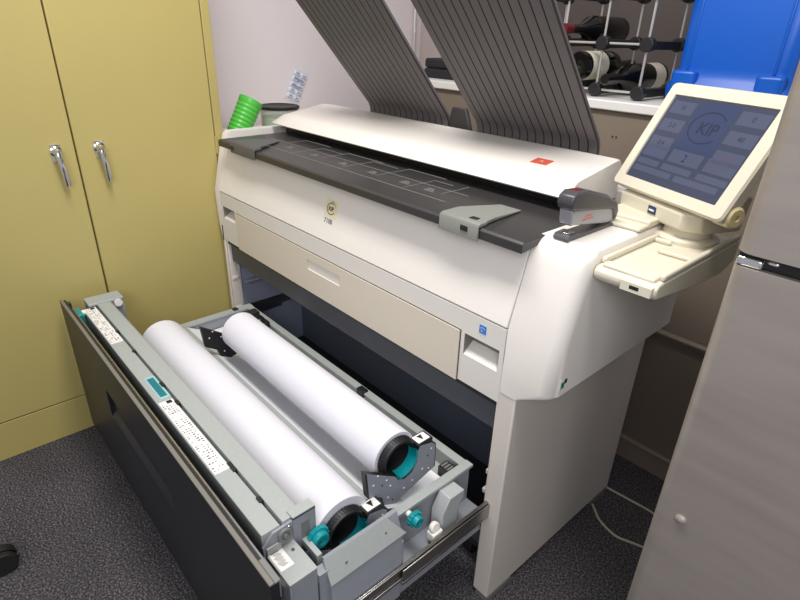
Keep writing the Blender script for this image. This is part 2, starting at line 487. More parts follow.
MB().box(-1.125, -1.105, -.0092, -.0070, .950, .962).build('guide_button', 'black', gl, bevel=.001)

# scanner lid
def lidprof(k, t):
    """k: pull in at the ends, t: 1 full height .. 0 flat"""
    zl = .996; h = lambda z: zl + (z - zl) * t
    return [(.214 + k * .3, zl), (.209 + k * .3, h(1.000)), (.238 + k * .5, h(1.028)), (.246 + k * .6, h(1.0325)), (.40 - k * .3, h(1.059)), (.414 - k * .3, h(1.058)), (.424 - k * .3, h(1.048)), (.426 - k * .3, zl)]
secs = []
for x, k, t in ((-1.278, .07, .25), (-1.262, .045, .55), (-1.235, .02, .82), (-1.20, .004, .97), (-1.15, 0, 1), (-.16, 0, 1), (-.06, 0, .985), (-.048, .001, .975), (-.043, .004, .94)):
    secs.append([(x, y, z) for y, z in lidprof(k, t)])
lid = MB().loft(secs).build('scanner_lid', 'cream', P, sharp=38)
wq = Matrix.Translation((-.176, .302, 1.0425)) @ Matrix.Rotation(math.atan2(.0265, .154), 4, 'X')
MB().box(-.022, .022, -.016, .016, -.0008, .0008).xf(wq).build('warning_label', 'red', lid)
wl2 = MB(); text_mb('A', .014, wq @ Matrix.Translation((0, 0, .0011)), 0, wl2); wl2.build('label_mark', 'label', lid, fix=False)
MB().box(-.0475, -.0432, .2135, .424, .9676, .9975).build('lid_end', 'cream', P)
MB().box(-1.25, -.048, .27, .43, .90, .9955).build('scanner_throat', 'black', P, bevel=.002)
MB().box(-1.27, .0, .43, .56, .64, .985).build('rear_deck', 'cream', P, bevel=.004)

# ribbed catch trays: straight foot, bend, then leaning towards the front
def catch_tray(xl, xr, xl2, xr2, n):
    t = MB()
    path = [(.452, .986), (.452, 1.055)]
    rad, a1 = .05, R(42)
    cy, cz = .452 - rad, 1.055
    for i in range(1, 8):
        a = a1 * i / 7; path.append((cy + rad * math.cos(a), cz + rad * math.sin(a)))
    y, z = path[-1]
    for L in (.1, .2, .3, .4, .47): path.append((y - math.sin(a1) * L, z + math.cos(a1) * L))
    nrm = []
    for i in range(len(path)):
        p, q = path[max(0, i - 1)], path[min(len(path) - 1, i + 1)]
        d = Vector((q[0] - p[0], q[1] - p[1])).normalized(); nrm.append(Vector((-d.y, d.x)))
    def X(u, i):
        f = max(0, (i - 8)) / 5
        a = xl + (xl2 - xl) * f; b = xr + (xr2 - xr) * f
        return a + (b - a) * u
    prof = []
    gw = .12 / n
    for k in range(n):
        a, b = k / n, (k + 1) / n
        prof += [(a, 0), (a + gw * .5, .005), (b - gw * .5, .005), (b, 0)]
    def pt(u, off, i):
        y, z = path[i]; m = nrm[i]
        return (X(u, i), y + m.x * off, z + m.y * off)
    N = len(prof); vs = []; fs = []; ms = []
    for i in range(len(path)):
        vs += [pt(u, h, i) for u, h in prof] + [pt(1, -.006, i), pt(0, -.006, i)]
    W = N + 2
    for i in range(len(path) - 1):
        for k in range(W):
            j = (k + 1) % W
            fs.append((i * W + k, i * W + j, (i + 1) * W + j, (i + 1) * W + k))
            ms.append(1 if k < N - 1 and k % 4 in (3, 0, 2) else 0)
    fs.append(tuple(range(W - 1, -1, -1))); ms.append(0)
    fs.append(tuple((len(path) - 1) * W + k for k in range(W))); ms.append(0)
    t.v = vs; t.f = fs; t.m = ms
    return t.build('catch_tray', ['tray', 'groove'], P, sharp=25)
catch_tray(-.503, -.122, -.512, -.128, 15)
catch_tray(-.985, -.615, -.995, -.618, 14)
MB().prism([(-.614, .987), (-.612, 1.08), (-.606, 1.108), (-.552, 1.108), (-.540, 1.08), (-.505, .987)], 'y', .448, .462).build('tray_hinge', 'groove', P, bevel=.004)

# ------------------------------------------------------------------ touch console
arm = MB()
arm.box(.012, .1165, .262, .40, .9675, .9825).box(.04, .1165, .222, .262, .9675, .976)
arm.build('console_arm', 'bezel', P, bevel=.004, seg=3)
tr = MB()
X0, X1 = .1230, .2370
tr.prism([(.085, .914), (.066, .917), (.058, .926), (.058, .937), (.066, .944), (.082, .945), (.42, .945), (.42, .900), (.36, .886), (.20, .898)], 'x', X0, X1)
tr.box(X0, X0 + .009, .078, .42, .945, .957).box(X1 - .010, X1, .080, .42, .945, .957).box(X0 + .009, X1 - .01, .066, .088, .942, .951)
tr.box(.165, X1 - .01, .205, .214, .945, .954).box(X0 + .009, .165, .262, .27, .945, .955)
cons = tr.build('console_tray', 'bezel', P, bevel=.004, seg=3)
MB().box(.178, .232, .050, .075, .922, .940, 0).box(.194, .211, .0494, .052, .928, .935, 1).build('port_plate', ['bezel', 'black'], cons, bevel=.001)
MB().lathe((.163, .335, .945), (0, 0, 1), [(0, .060), (.008, .060), (.012, .056), (.014, .046), (.03, .043), (.03, 0)], 36).build('swivel_base', 'bezel', cons)

yaw, tilt = -.416, .491
rv = Vector((math.cos(yaw), math.sin(yaw), 0)); n0 = Vector((math.sin(yaw), -math.cos(yaw), 0))
uv = Vector((0, 0, 1)) * math.cos(tilt) - n0 * math.sin(tilt); nv = rv.cross(uv)
SCR = Matrix.Translation((.132, .341, 1.122)) @ Matrix((rv, uv, nv)).transposed().to_4x4()
hz = MB()
hw, hh = .120, .090
ox0, ox1, oy0, oy1 = -.145, .149, -.115, .117
def rrect(x0, x1, y0, y1, r, z, n=4):
    pts = []
    for cx, cy, a in ((x1 - r, y1 - r, 0), (x0 + r, y1 - r, 90), (x0 + r, y0 + r, 180), (x1 - r, y0 + r, 270)):
        for i in range(n + 1):
            t = R(a + 90 * i / n); pts.append((cx + r * math.cos(t), cy + r * math.sin(t), z))
    return pts
hz.loft([rrect(ox0 + .02, ox1 - .02, oy0 + .02, oy1 - .02, .012, -.045), rrect(ox0 + .002, ox1 - .002, oy0 + .002, oy1 - .002, .010, -.026),
         rrect(ox0, ox1, oy0, oy1, .010, -.003), rrect(ox0 + .003, ox1 - .003, oy0 + .003, oy1 - .003, .009, .002),
         rrect(-hw - .001, hw + .001, -hh - .001, hh + .001, .002, .002), rrect(-hw - .001, hw + .001, -hh - .001, hh + .001, .002, -.003)])
hz.xf(SCR)
ts = hz.build('touchscreen', 'bezel', P, sharp=30)
ds = MB().box(-hw, hw, -hh, hh, -.004, -.0015, 0)
def uib(x0, x1, y0, y1, mi): ds.box(x0, x1, y0, y1, -.002, -.0011, mi)
uib(-.048, .045, -.012, .086, 4)
for i in range(3):
    y1 = .080 - i * .038
    uib(-.114, -.055, y1 - .026, y1, 1); uib(.052, .114, y1 - .026, y1, 1)
uib(-.114, -.052, -.040, -.016, 1); uib(-.042, .036, -.040, -.014, 1); uib(.048, .114, -.040, -.014, 1)
for a, b in ((-.114, -.055), (-.045, .03), (.045, .114)): uib(a, b, -.058, -.046, 1)
uib(-.114, -.01, -.074, -.062, 1); uib(.0, .105, -.074, -.062, 1)
TT = lambda x, y: Matrix.Translation((x, y, -.0008))
text_mb('KIP', .033, TT(.004, .034), 2, ds, bold=.0006)
arc(TT(0, .037), .030, .0325, 40, 320, 1.3, mi=2, mb=ds)
text_mb('2', .022, TT(-.004, -.028), 2, ds)
for i, (a, b) in enumerate((('10', '0'), ('2-0', '40'), ('0.4', '0.3'))):
    text_mb(a, .014, TT(-.083, .067 - i * .038), 2, ds); text_mb(b, .014, TT(.084, .067 - i * .038), 2 if i < 2 else 3, ds)
text_mb('0', .012, TT(.082, -.027), 3, ds)
ds.xf(SCR)
ds.build('display', ['screen', 'ui', 'uidark', 'uired', 'uilogo'], ts, fix=False)
def scp(s, d, z): return Vector((.132, .341, 0)) + rv * s + n0 * d + Vector((0, 0, z))
bb = MB().loft([[scp(s, d + e, z) for d, z in ((.050, 1.008), (.048, .977), (.036, .972), (-.05, .972), (-.06, 1.04), (.0, 1.045), (.030, 1.016))] for s, e in ((-.114, 0), (.060, 0), (.084, -.030))])
ub = bb.build('screen_base', 'bezel', P, bevel=.003, seg=2)
q = Matrix((rv, Vector((0, 0, 1)), n0)).transposed().to_4x4(); q.translation = scp(-.016, .0494, .994)
MB().box(-.011, .011, -.008, .008, -.002, .0006, 0).box(-.008, .006, -.002, .0015, 0, .0011, 1).xf(q).build('base_badge', ['navy', 'label'], ub)
kn = MB().lathe(scp(.112, .020, 1.026), rv, [(0, 0), (0, .016), (.003, .020), (.036, .020), (.040, .016), (.040, .006), (.036, .005), (.036, 0)], 24)
kn.build('hinge_knob', 'knobcream', ub)

# ------------------------------------------------------------------ drawer (pulled open)
dr = MB()
ZR, ZF = .395, .348
dr.box(-1.105, -.062, -.240, -.012, ZF - .006, ZF, 0)                       # rear trough floor
dr.box(-1.105, -.062, -.260, -.242, .28, .396, 0)                           # front wall of the rear trough
dr.box(-1.105, -.062, -.012, -.002, .28, ZR, 0).box(-1.105, -.062, -.020, .002, ZR - .003, ZR + .002, 0)
dr.box(-.064, -.055, -.262, .0, .25, ZR - .002, 1).box(-.070, -.048, -.275, .003, ZR - .004, ZR + .004, 0)
dr.box(-1.115, -1.105, -.40, .0, .25, ZR, 1).box(-1.128, -1.100, -.40, .003, ZR - .004, ZR + .003, 0)
dr.box(-1.105, -.04, -.43, -.260, .310, .316, 0)                            # front trough
dr.box(-1.105, -.04, -.436, -.425, .25, .45, 0)
dr.box(-.055, .0, -.270, .0, .282, .290, 1)
dr.box(-1.12, -.005, -.51, .0, .225, .24, 1)
for y in (-.105, -.165): dr.box(-.098, -.064, y, y + .005, ZF, ZF + .003, 2)
for k in range(3): dr.box(-.090 + .007 * k, -.0865 + .007 * k, -.225, -.195, ZF, ZF + .0015, 2)
drw = dr.build('drawer', ['grey', 'grey2', 'black'], P, bevel=.0015)
def dpart(mb, name, mats, **k): return mb.build(name, mats, drw, **k)

# light sheet sloping into the rear trough
dpart(MB().hexa([(-1.10, -.2415, .392), (-.085, -.2415, .392), (-.085, -.168, .352), (-1.10, -.168, .352)][::1], [(-1.10, -.2405, .394), (-.085, -.2405, .394), (-.085, -.167, .354), (-1.10, -.167, .354)]).box(-1.10, -.085, -.168, -.05, .3482, .3535), 'guide_sheet', 'sheet')
dpart(MB().holeplate(-1.257, .014, .06, .528, -.556, -.540, [(-.885, -.44, .315, .405)], .010, 0, 0, slope=.5), 'front_panel', ['panel'])
dpart(MB().box(-1.257, .014, -.5565, -.5475, .528, .5325), 'panel_edge', 'paneledge', bevel=.0015)
dpart(MB().box(-.040, .0135, -.5474, -.536, .490, .5310), 'panel_cap', 'greydark', bevel=.002)
dpart(MB().box(-1.255, -1.238, -.5474, -.530, .495, .522), 'panel_cap', 'slate', bevel=.002)
dpart(MB().box(-1.18, -.042, -.5425, -.5345, .508, .5235), 'trim_rail', 'steel', bevel=.001)
dpart(MB().box(-1.20, -.02, -.5395, -.522, .24, .47), 'panel_backing', 'slate2')
bm_ = MB().box(-1.200, -.098, -.511, -.4735, .42, .507).prism([(-.4685, .42), (-.4685, .511), (-.431, .511), (-.426, .506), (-.426, .42)], 'x', -1.205, -.098)
bm_.box(-1.200, -.100, -.4735, -.4685, .42, .494)
dpart(bm_, 'cutter_beam', 'grey', bevel=.0015)
for x, w in ((-1.0, .012), (-.86, .010), (-.665, .02), (-.57, .02), (-.30, .03), (-.18, .015)):
    dpart(MB().box(x, x + w, -.477, -.4675, .500, .5098), 'latch_slot', 'black')
def inst_label(x0, x1):
    lb = MB().box(x0, x1, -.508, -.476, .5065, .5076, 0)
    n = int((x1 - x0) / .0085)
    for i in range(n):
        x = x0 + .005 + i * (x1 - x0 - .008) / n
        for r in range(4):
            w = random.uniform(.002, .0055)
            if random.random() < .8: lb.box(x + random.uniform(-.001, .002), x + .0018 + random.uniform(0, .002), -.5055 + r * .007, -.5055 + r * .007 + w, .5076, .5079, 1)
    lb.box(x0 + .002, x0 + .014, -.492, -.480, .5076, .508, 2)
    dpart(lb, 'instruction_label', ['label', 'ink', 'black'], fix=False)
inst_label(-1.197, -.932); inst_label(-.585, -.286)
dpart(MB().box(-.708, -.598, -.498, -.474, .5065, .5074, 1).box(-.700, -.606, -.495, -.479, .5074, .5078, 0), 'teal_decal', ['tealdark', 'teallight'])
# left end of the beam: bracket, roller, latch
dpart(MB().box(-1.262, -1.202, -.492, -.390, .507, .516, 0).box(-1.262, -1.255, -.492, -.390, .37, .507, 1).box(-1.255, -1.205, -.424, -.390, .30, .507, 1), 'beam_bracket', ['grey', 'grey2'], bevel=.002)
dpart(MB().lathe((-1.2045, -.408, .500), (1, 0, 0), [(0, 0), (0, .012), (.008, .012), (.008, 0)], 20), 'white_roller', 'white')
dpart(MB().box(-1.205, -1.150, -.5385, -.518, .455, .515), 'release_latch', 'teal', bevel=.003)
dpart(MB().lathe((-1.185, -.517, .503), (.3, 1, 0), [(0, 0), (0, .010), (.012, .010), (.012, 0)], 16), 'white_roller', 'white')
# right end of the beam: plate, gear, screws
rb = MB()
rb.prism([(-.513, .26), (-.513, .480), (-.492, .503), (-.452, .506), (-.452, .26)], 'x', -.0975, -.092, 1)
rb.prism([(-.452, .26), (-.452, .512), (-.404, .512), (-.404, .26)], 'x', -.0975, -.090, 1)
rb.box(-.112, -.090, -.452, -.404, .5085, .5145, 0)
rb.box(-.090, -.0895, -.436, -.418, .36, .49, 2)
dpart(rb, 'beam_plate', ['grey', 'grey2', 'greydark'], bevel=.001)
wg = MB().lathe((-.092, -.470, .487), (1, 0, 0), [(0, .014), (.006, .014), (.006, .009), (.003, .008), (.003, .005), (.008, .004), (.008, 0)], 20)
dpart(wg, 'gear', 'greydark')
dpart(MB().box(-.092, -.088, -.508, -.478, .455, .478), 'gear_bracket', 'grey', bevel=.001)
def screw(o, d, r=.004): dpart(MB().lathe(o, d, [(0, r), (.0015, r * .85), (.0015, 0)], 10), 'screw', 'chrome')
screw((-.092, -.460, .497), (1, 0, 0))
# corner cover with a small label
dpart(MB().box(-.114, -.014, -.508, -.4525, .225, .4585), 'corner_cover', 'grey2', bevel=.002)
dpart(MB().box(-.1145, -.0135, -.5085, -.452, .4585, .4605), 'cover_top', 'grey', bevel=.0008)
lA = MB().box(-.093, -.046, -.5055, -.479, .4605, .4611, 0)
for i in range(9): lA.box(-.088 + .004 * i, -.0865 + .004 * i, -.502 + .002 * (i % 3), -.486 - .003 * (i % 2), .4611, .4614, 1)
dpart(lA, 'small_label', ['label', 'ink'])
dpart(MB().prism([(-.1065, -.476), (-.100, -.4705), (-.1065, -.4685)], 'z', .4606, .4610), 'arrow_mark', 'ink')
screw((-.072, -.466, .4605), (0, 0, 1))
# side skirt with a sloped top, rail height below
dpart(MB().prism([(-.030, .225), (-.030, .456), (-.020, .458), (-.001, .411), (-.001, .225)], 'y', -.433, -.262), 'side_skirt', 'grey2', bevel=.001)
dpart(MB().hexa([(-.0205, -.436, .4575), (.0005, -.436, .4100), (.0005, -.254, .4100), (-.0205, -.290, .4575)], [(-.0205, -.436, .4595), (.0020, -.436, .4112), (.0020, -.254, .4112), (-.0205, -.290, .4595)]), 'skirt_top', 'grey', bevel=.0004)
dpart(MB().box(-.030, -.002, -.262, -.256, .24, .385), 'skirt_end', 'grey2', bevel=.001)
dpart(MB().box(-.030, -.010, -.452, -.433, .225, .44), 'skirt_gap', 'grey2')
dpart(MB().box(-.0135, -.0125, -.4528, -.449, .33, .42), 'slot', 'black')
screw((-.0085, -.395, .4315), (.92, 0, .39), .0035); screw((-.0095, -.300, .435), (.92, 0, .39), .0028)
# latch block
dpart(MB().prism([(-.062, .388), (-.108, .390), (-.129, .352), (-.129, .290), (-.078, .290), (-.078, .350), (-.062, .366)], 'x', -.050, -.015), 'latch_block', 'latchgrey', bevel=.002)
# teal knobs
def knob(x, y, z, r, nm):
    k = MB().lathe((x, y, z), (1, 0, 0), [(0, 0), (0, r * .80), (.004, r), (.013, r), (.014, r * .80), (.022, r * .78), (.024, r * .70), (.024, r * .42), (.016, r * .38), (.016, 0)], 28, 0)
    for i in range(14):
        a = R(360 / 14 * i); k.box(x + .003, x + .013, y + math.cos(a) * r - .0013, y + math.cos(a) * r + .0013, z + math.sin(a) * r - .0013, z + math.sin(a) * r + .0013, 0)
    dpart(k, nm, 'teal')
    dpart(MB().lathe((x - .022, y, z), (1, 0, 0), [(0, .007), (.022, .007)], 14), 'knob_stem', 'white')
knob(-.088, -.408, .444, .022, 'teal_knob')
knob(-.036, -.204, .388, .0165, 'teal_knob')
dpart(MB().lathe((-.022, -.152, .333), (1, 0, .3), [(0, 0), (0, .013), (.012, .013), (.012, 0)], 16).box(-.026, -.004, -.166, -.136, .305, .327), 'white_catch', 'white', bevel=.003)
wr = MB().lathe((-.050, -.522, .30), (0, 0, 1), [(0, .014), (.05, .014)], 16, 0).lathe((-.050, -.522, .35), (0, 0, 1), [(0, .0145), (.02, .0145)], 16, 1).lathe((-.050, -.522, .37), (0, 0, 1), [(0, .014), (.06, .014), (.06, 0)], 16, 0)
dpart(wr, 'wire_sleeve', ['label', 'ink'])
# roll holder plates
POLY = [(-.283, .513), (-.202, .456), (-.194, .442), (-.172, .432), (-.150, .440), (-.136, .462), (-.134, .492), (-.128, .502), (-.091, .492), (-.079, .480), (-.077, .412), (-.226, .372), (-.241, .42), (-.276, .443)]
def holder(x, dy, dz, face, arrow=True):
    pl = [(y + dy, z + dz) for y, z in POLY]
    c = (sum(p[0] for p in pl) / len(pl), sum(p[1] for p in pl) / len(pl))
    h = MB().prism(pl, 'x', x - .014, x, 0)
    pin = [(c[0] + (p[0] - c[0]) * .965, c[1] + (p[1] - c[1]) * .965) for p in pl]
    h.prism(pin, 'x', x, x + .001, 1)
    for k, (y, z) in enumerate(((-.262, .470), (-.250, .488), (-.238, .455), (-.226, .462), (-.215, .440), (-.221, .41), (-.208, .395), (-.175, .408), (-.150, .415), (-.12, .43), (-.105, .46), (-.095, .475), (-.10, .42))):
        h.lathe((x + .001, y + dy, z + dz), (1, 0, 0), [(0, .0024), (.001, .002), (.001, 0)], 8, (2, 2, 0, 2)[k % 4])
    h.box(x - .030, x + .0005, -.136 + dy, -.092 + dy, .485 + dz, .505 + dz, 0)
    if arrow:
        X0, X1 = x - .027, x - .003
        h.box(X0, X1, -.131 + dy, -.097 + dy, .505 + dz, .5058 + dz, 3)
        h.add([(X0 + .004, -.121 + dy, .5061 + dz), (X1 - .003, -.114 + dy, .5061 + dz), (X0 + .004, -.107 + dy, .5061 + dz)], [(0, 1, 2)], 0)
    dpart(h, 'roll_holder', ['black', 'plate' if face > 0 else 'black', 'white', 'label'], bevel=.0008)
holder(-.098, .003, -.007, 1)
holder(-.872, .003, -.007, -1, False)
holder(-.071, -.161, -.074, 1)
dpart(MB().box(-.115, -.0715, -.045, -.015, ZF, ZF + .028), 'end_stop', 'black', bevel=.002)
es_ = MB()
for k in range(4): es_.box(-.110 + .009 * k, -.105 + .009 * k, -.040, -.020, ZF + .028, ZF + .0295)
dpart(es_, 'stop_ribs', 'greydark')
dpart(MB().box(-1.10, -1.072, -.295, -.262, ZR - .02, ZR + .014), 'end_stop', 'black', bevel=.002)
dpart(MB().box(-.99, -.94, -.045, -.021, ZR - .02, ZR + .014), 'end_stop', 'black', bevel=.002)
dpart(MB().box(-1.123, -1.104, -.070, -.052, ZR + .003, ZR + .007), 'end_stop', 'black', bevel=.001)
dpart(MB().box(-.46, -.43, -.024, -.004, ZR - .012, ZR + .008), 'end_stop', 'black', bevel=.002)
# telescopic rails
for x in (.0015, -1.262):
    dpart(MB().box(x, x + .004, -.50, .25, .287, .326, 0).box(x + .004, x + .008, -.50, .20, .318, .326, 0).box(x + .004, x + .008, -.50, .20, .287, .295, 0).box(x + .004, x + .013, -.27, .20, .280, .288, 0).box(x + .009, x + .013, -.27, .20, .288, .322, 0), 'slide_rail', 'steel', bevel=.0015)

# ------------------------------------------------------------------ paper rolls
def roll(loc, L, r, label):
    rt = empty('paper_roll', loc)
    tag(rt, label, 'paper roll', 'paper rolls in the open drawer')
    cr = .0475
    MB().lathe((0, 0, 0), (-1, 0, 0), [(0, cr - .001), (0, r - .0008), (.0008, r), (L - .0008, r), (L, r - .0008), (L, cr - .001)], 96).build('paper', 'paper', rt, local=True)
    fl = MB().lathe((-.03, 0, 0), (1, 0, 0), [(0, .044), (0, .0472), (.031, .0472), (.032, .0480), (.046, .0455), (.048, .0440), (.048, .0385), (.046, .038), (.0, .037), (.0, 0)], 48)
    for i in range(44):
        a = 2 * math.pi * i / 44
        q = Matrix.Rotation(a, 4, 'X')
        fl.add([q @ Vector(v) for v in ((.001, -.0012, .0460), (.014, -.0012, .0450), (.014, .0012, .0450), (.001, .0012, .0460), (.001, -.0012, .0500), (.0135, -.0012, .0478), (.0135, .0012, .0478), (.001, .0012, .0500))],
               [(0, 1, 2, 3), (4, 7, 6, 5), (0, 4, 5, 1), (1, 5, 6, 2), (2, 6, 7, 3), (3, 7, 4, 0)])
    fl.build('core_flange', 'black', rt, local=True)
    hb = MB().lathe((-.01, 0, 0), (1, 0, 0), [(.016, .0362), (.030, .0368), (.036, .0405), (.042, .0405), (.042, .0358), (.016, .0355), (.016, .0362)], 40, 0, 172, 305, up=(0, .2, 1))
    hb.build('hub', 'teal', rt, local=True)
    MB().lathe((-L + .03, 0, 0), (-1, 0, 0), [(0, .044), (0, .0470), (.034, .0470), (.045, .0455), (.046, .0385), (.0, .037), (0, 0)], 32).build('core_flange', 'black', rt, local=True)
    return rt
roll((-.126, -.176, .477), .712, .057, 'thinner white paper roll lying in the rear trough next to the cabinet opening')
roll((-.096, -.3405, .409), .945, .0675, 'fatter white paper roll in the front trough behind the labelled beam')

# ------------------------------------------------------------------ stapler on the right cover
zb = .9675
S = empty('stapler', (.045, .14, zb))
tag(S, 'grey and silver desk stapler standing on the printer right cover', 'stapler')
MB().prism([(.064, zb), (.062, zb + .004), (.068, zb + .011), (.095, zb + .012), (.108, zb + .008), (.225, zb + .006), (.228, zb + .001), (.228, zb)], 'x', .029, .061).build('base', 'stapdark', S, bevel=.003)
MB().box(.036, .055, .072, .092, zb + .0115, zb + .013).build('anvil', 'chrome', S, bevel=.001)
sbo = MB().prism([(.070, zb + .030), (.066, zb + .058), (.20, zb + .042), (.226, zb + .028), (.226, zb + .010), (.20, zb + .009)], 'x', .031, .059).build('magazine', 'stsilver', S, bevel=.003)
MB().box(.0591, .0595, .105, .140, zb + .032, zb + .0345).xf(Matrix.Translation((0, 0, 0))).build('red_mark', 'red', sbo)
MB().box(.0591, .0595, .112, .135, zb + .038, zb + .0405).build('red_mark', 'red', sbo)
hp = [(.062, zb + .058), (.057, zb + .070), (.060, zb + .084), (.075, zb + .091), (.115, zb + .088), (.18, zb + .070), (.226, zb + .048), (.236, zb + .030), (.232, zb + .012), (.222, zb + .010), (.21, zb + .036)]
sao = MB().prism(hp, 'x', .028, .062).build('handle', 'stapdark', S, bevel=.006, seg=3)
MB().prism([(.076, zb + .0905), (.076, zb + .0918), (.104, zb + .0900), (.104, zb + .0885)], 'x', .038, .052).build('red_inlay', 'capsule', sao, bevel=.0005)

# ------------------------------------------------------------------ fridge on the right
use(ONE)
F = empty('refrigerator', (.66, .28, 0))
tag(F, 'stainless steel two door refrigerator standing right of the printer', 'refrigerator')
FX, FY = .358, -.06
def fdoor(z0, z1):
    d = MB(); r = .022; pts = []
    for i in range(7):
        t = R(180 + 90 * i / 6); pts.append((FX + r + r * math.cos(t), FY + r + r * math.sin(t)))
    for i in range(7):
        t = R(270 + 90 * i / 6); pts.append((.95 - r + r * math.cos(t), FY + r + r * math.sin(t)))
    pts += [(.95, FY + .06), (FX, FY + .06)]
    d.prism(pts, 'z', z0, z1); return d
lowd = fdoor(.06, 1.054).build('fridge_door', 'stain', F, sharp=30)
upd = fdoor(1.072, 1.46).build('freezer_door', 'stain', F, sharp=30)
MB().box(FX + .004, .946, FY + .012, FY + .075, 1.052, 1.074).box(FX + .006, .944, FY + .06, FY + .075, .07, 1.45).build('gasket', 'gasket', F)
MB().box(FX + .008, .942, FY + .075, .52, .03, 1.45).build('body', 'fridgegrey', F, bevel=.006)
for x in (.42, .9):
    for y in (.06, .46): MB().cyl((x, y, 0), (x, y, .032), .018, n=14).build('foot', 'black', F)
MB().box(FX + .004, FX + .034, FY + .004, FY + .03, 1.0545, 1.0665).box(FX + .036, FX + .05, FY + .010, FY + .03, 1.061, 1.068).build('hinge_plate', 'chrome', F, bevel=.003)
MB().lathe((.400, FY, .645), (0, -1, 0), [(0, .0085), (.002, .0085), (.004, .006), (.005, 0)], 20).build('door_button', 'stain', lowd)

# ------------------------------------------------------------------ things behind the printer
use(BEH)
# tilted green cup and lidded jar on the printer's rear left corner
use(ONE)
tb_ = empty('side_table', (-1.55, .42, 0))
tag(tb_, 'small side table in the gap between printer and left wall carrying jar and cup', 'table')
MB().box(-1.74, -1.36, .12, .72, .885, .91).build('table_top', 'countertop', tb_, bevel=.003)
for x in (-1.72, -1.38):
    for y in (.14, .70):
        MB().box(x - .015, x + .015, y - .015, y + .015, 0, .885).build('leg', 'greydark', tb_)
jx, jy, jz = -1.50, .392, .9105
J = empty('lidded_jar', (jx, jy, jz))
tag(J, 'clear plastic jar with a wide black lid behind the left tip of the printer lid', 'jar')
MB().lathe((jx, jy, jz), (0, 0, 1), [(0, 0), (0, .070), (.004, .073), (.098, .076), (.098, .074), (.006, .070), (.006, 0)], 32).build('body', 'glass', J)
MB().lathe((jx, jy, jz + .008), (0, 0, 1), [(0, 0), (0, .067), (.060, .069), (.063, 0)], 24).build('filling', 'jarfill', J)
MB().lathe((jx, jy, jz + .0985), (0, 0, 1), [(0, .0), (0, .080), (.009, .083), (.012, .078), (.009, .073), (.009, 0)], 40).build('lid', 'black', J)
G = MB()
prof = [(0, 0), (0, .038)]
for i in range(8): prof += [(.003 + i * .016, .0395 + i * .0004), (.011 + i * .016, .0425 + i * .0004)]
prof += [(.138, .0455), (.140, .0435), (.135, .041), (.006, .036), (.006, 0)]
gd = Vector((0, .51, .86)).normalized()
G.lathe((-1.45, .177, .9335), gd, prof, 28)
gc = G.build('plastic_cup', 'cup')
tag(gc, 'green ribbed plastic cup leaning towards the lidded jar', 'cup')

bl = MB()
bq = Matrix.Translation((-1.7985, .664, 1.06)) @ Matrix.Rotation(R(90), 4, 'Z') @ Matrix.Rotation(R(90), 4, 'X') @ Matrix.Rotation(R(-26), 4, 'Z')
bl.box(-.040, .040, -.072, .070, 0, .002, 0)
for i in range(2):
    for j in range(5):
        bl.loft([rrect(-.034 + i * .036, -.002 + i * .036, -.064 + j * .026, -.042 + j * .026, .005, .002), rrect(-.030 + i * .036, -.006 + i * .036, -.060 + j * .026, -.046 + j * .026, .005, .012)], 0)
        bl.box(-.026 + i * .036, -.010 + i * .036, -.056 + j * .026, -.050 + j * .026, .0122, .0128, 1)
bl.box(-.030, .020, .022, .032, .013, .0138, 1).box(-.032, .016, -.008, -.001, .013, .0138, 1)
bl.xf(bq)
tag(bl.build('blister_pack', ['blister', 'blisterink']), 'clear blister packaging with blue print hung on the left wall', 'packaging')
use(BEH)

pole = MB().cyl((-1.795, 1.415, 0), (-1.795, 1.415, 2.5), .011, n=16).box(-1.812, -1.78, 1.41, 1.42, 1.36, 1.375)
tag(pole.build('conduit', 'rod'), 'thin bright metal conduit running up the wall behind the trays', 'conduit')

cs = empty('equipment_case', (-1.03, .98, 1.197))
tag(cs, 'flat black fabric case lying on the counter between the two ribbed trays', 'case')
def case(z0, z1, dx): return MB().box(-1.18 + dx, -.80 + dx, .885, 1.10, z0, z1)
case(1.197, 1.235, 0).build('bottom_half', 'fabric', cs, bevel=.010, seg=3)
case(1.236, 1.272, .004).build('top_half', 'fabric', cs, bevel=.010, seg=3)

BD = MB().box(-.95, 1.2, 1.430, 1.444, 1.1975, 1.75).build('shade_board', 'board')  # added board, its dark colour stands in for shade on the back wall
tag(BD, 'dark taupe shade board added on the counter behind the bottle rack to stand in for shade', 'board')
# wine rack
W = empty('wine_rack', (-.40, .97, 1.197))
tag(W, 'black plastic bottle rack with pale metal rods standing on the counter', 'rack')
NX = [-.680, -.542, -.403, -.264]; NZ = [1.2190, 1.353, 1.490]
for zz in NZ:
    for xx in NX:
        nd = MB()
        for y in (.885, 1.09):
            nd.cyl((xx, y - .013, zz), (xx, y + .013, zz), .0215, n=8)
        nd.box(xx - .011, xx + .011, .89, 1.085, zz - .014, zz + .010)
        nd.build('support_bar', 'rack', W, bevel=.002)
for i, zz in enumerate(NZ):
    for y in (.885, 1.09):
        for a, b in zip(NX[:-1], NX[1:]):
            MB().cyl((a + .015, y, zz), (b - .015, y, zz), .0035, n=10).build('rod', 'rod', W)
for xx in NX:
    for y in (.885, 1.09):
        for a, b in zip(NZ[:-1], NZ[1:]):
            MB().cyl((xx, y, a + .015), (xx, y, b - .015), .0035, n=10).build('rod', 'rod', W)

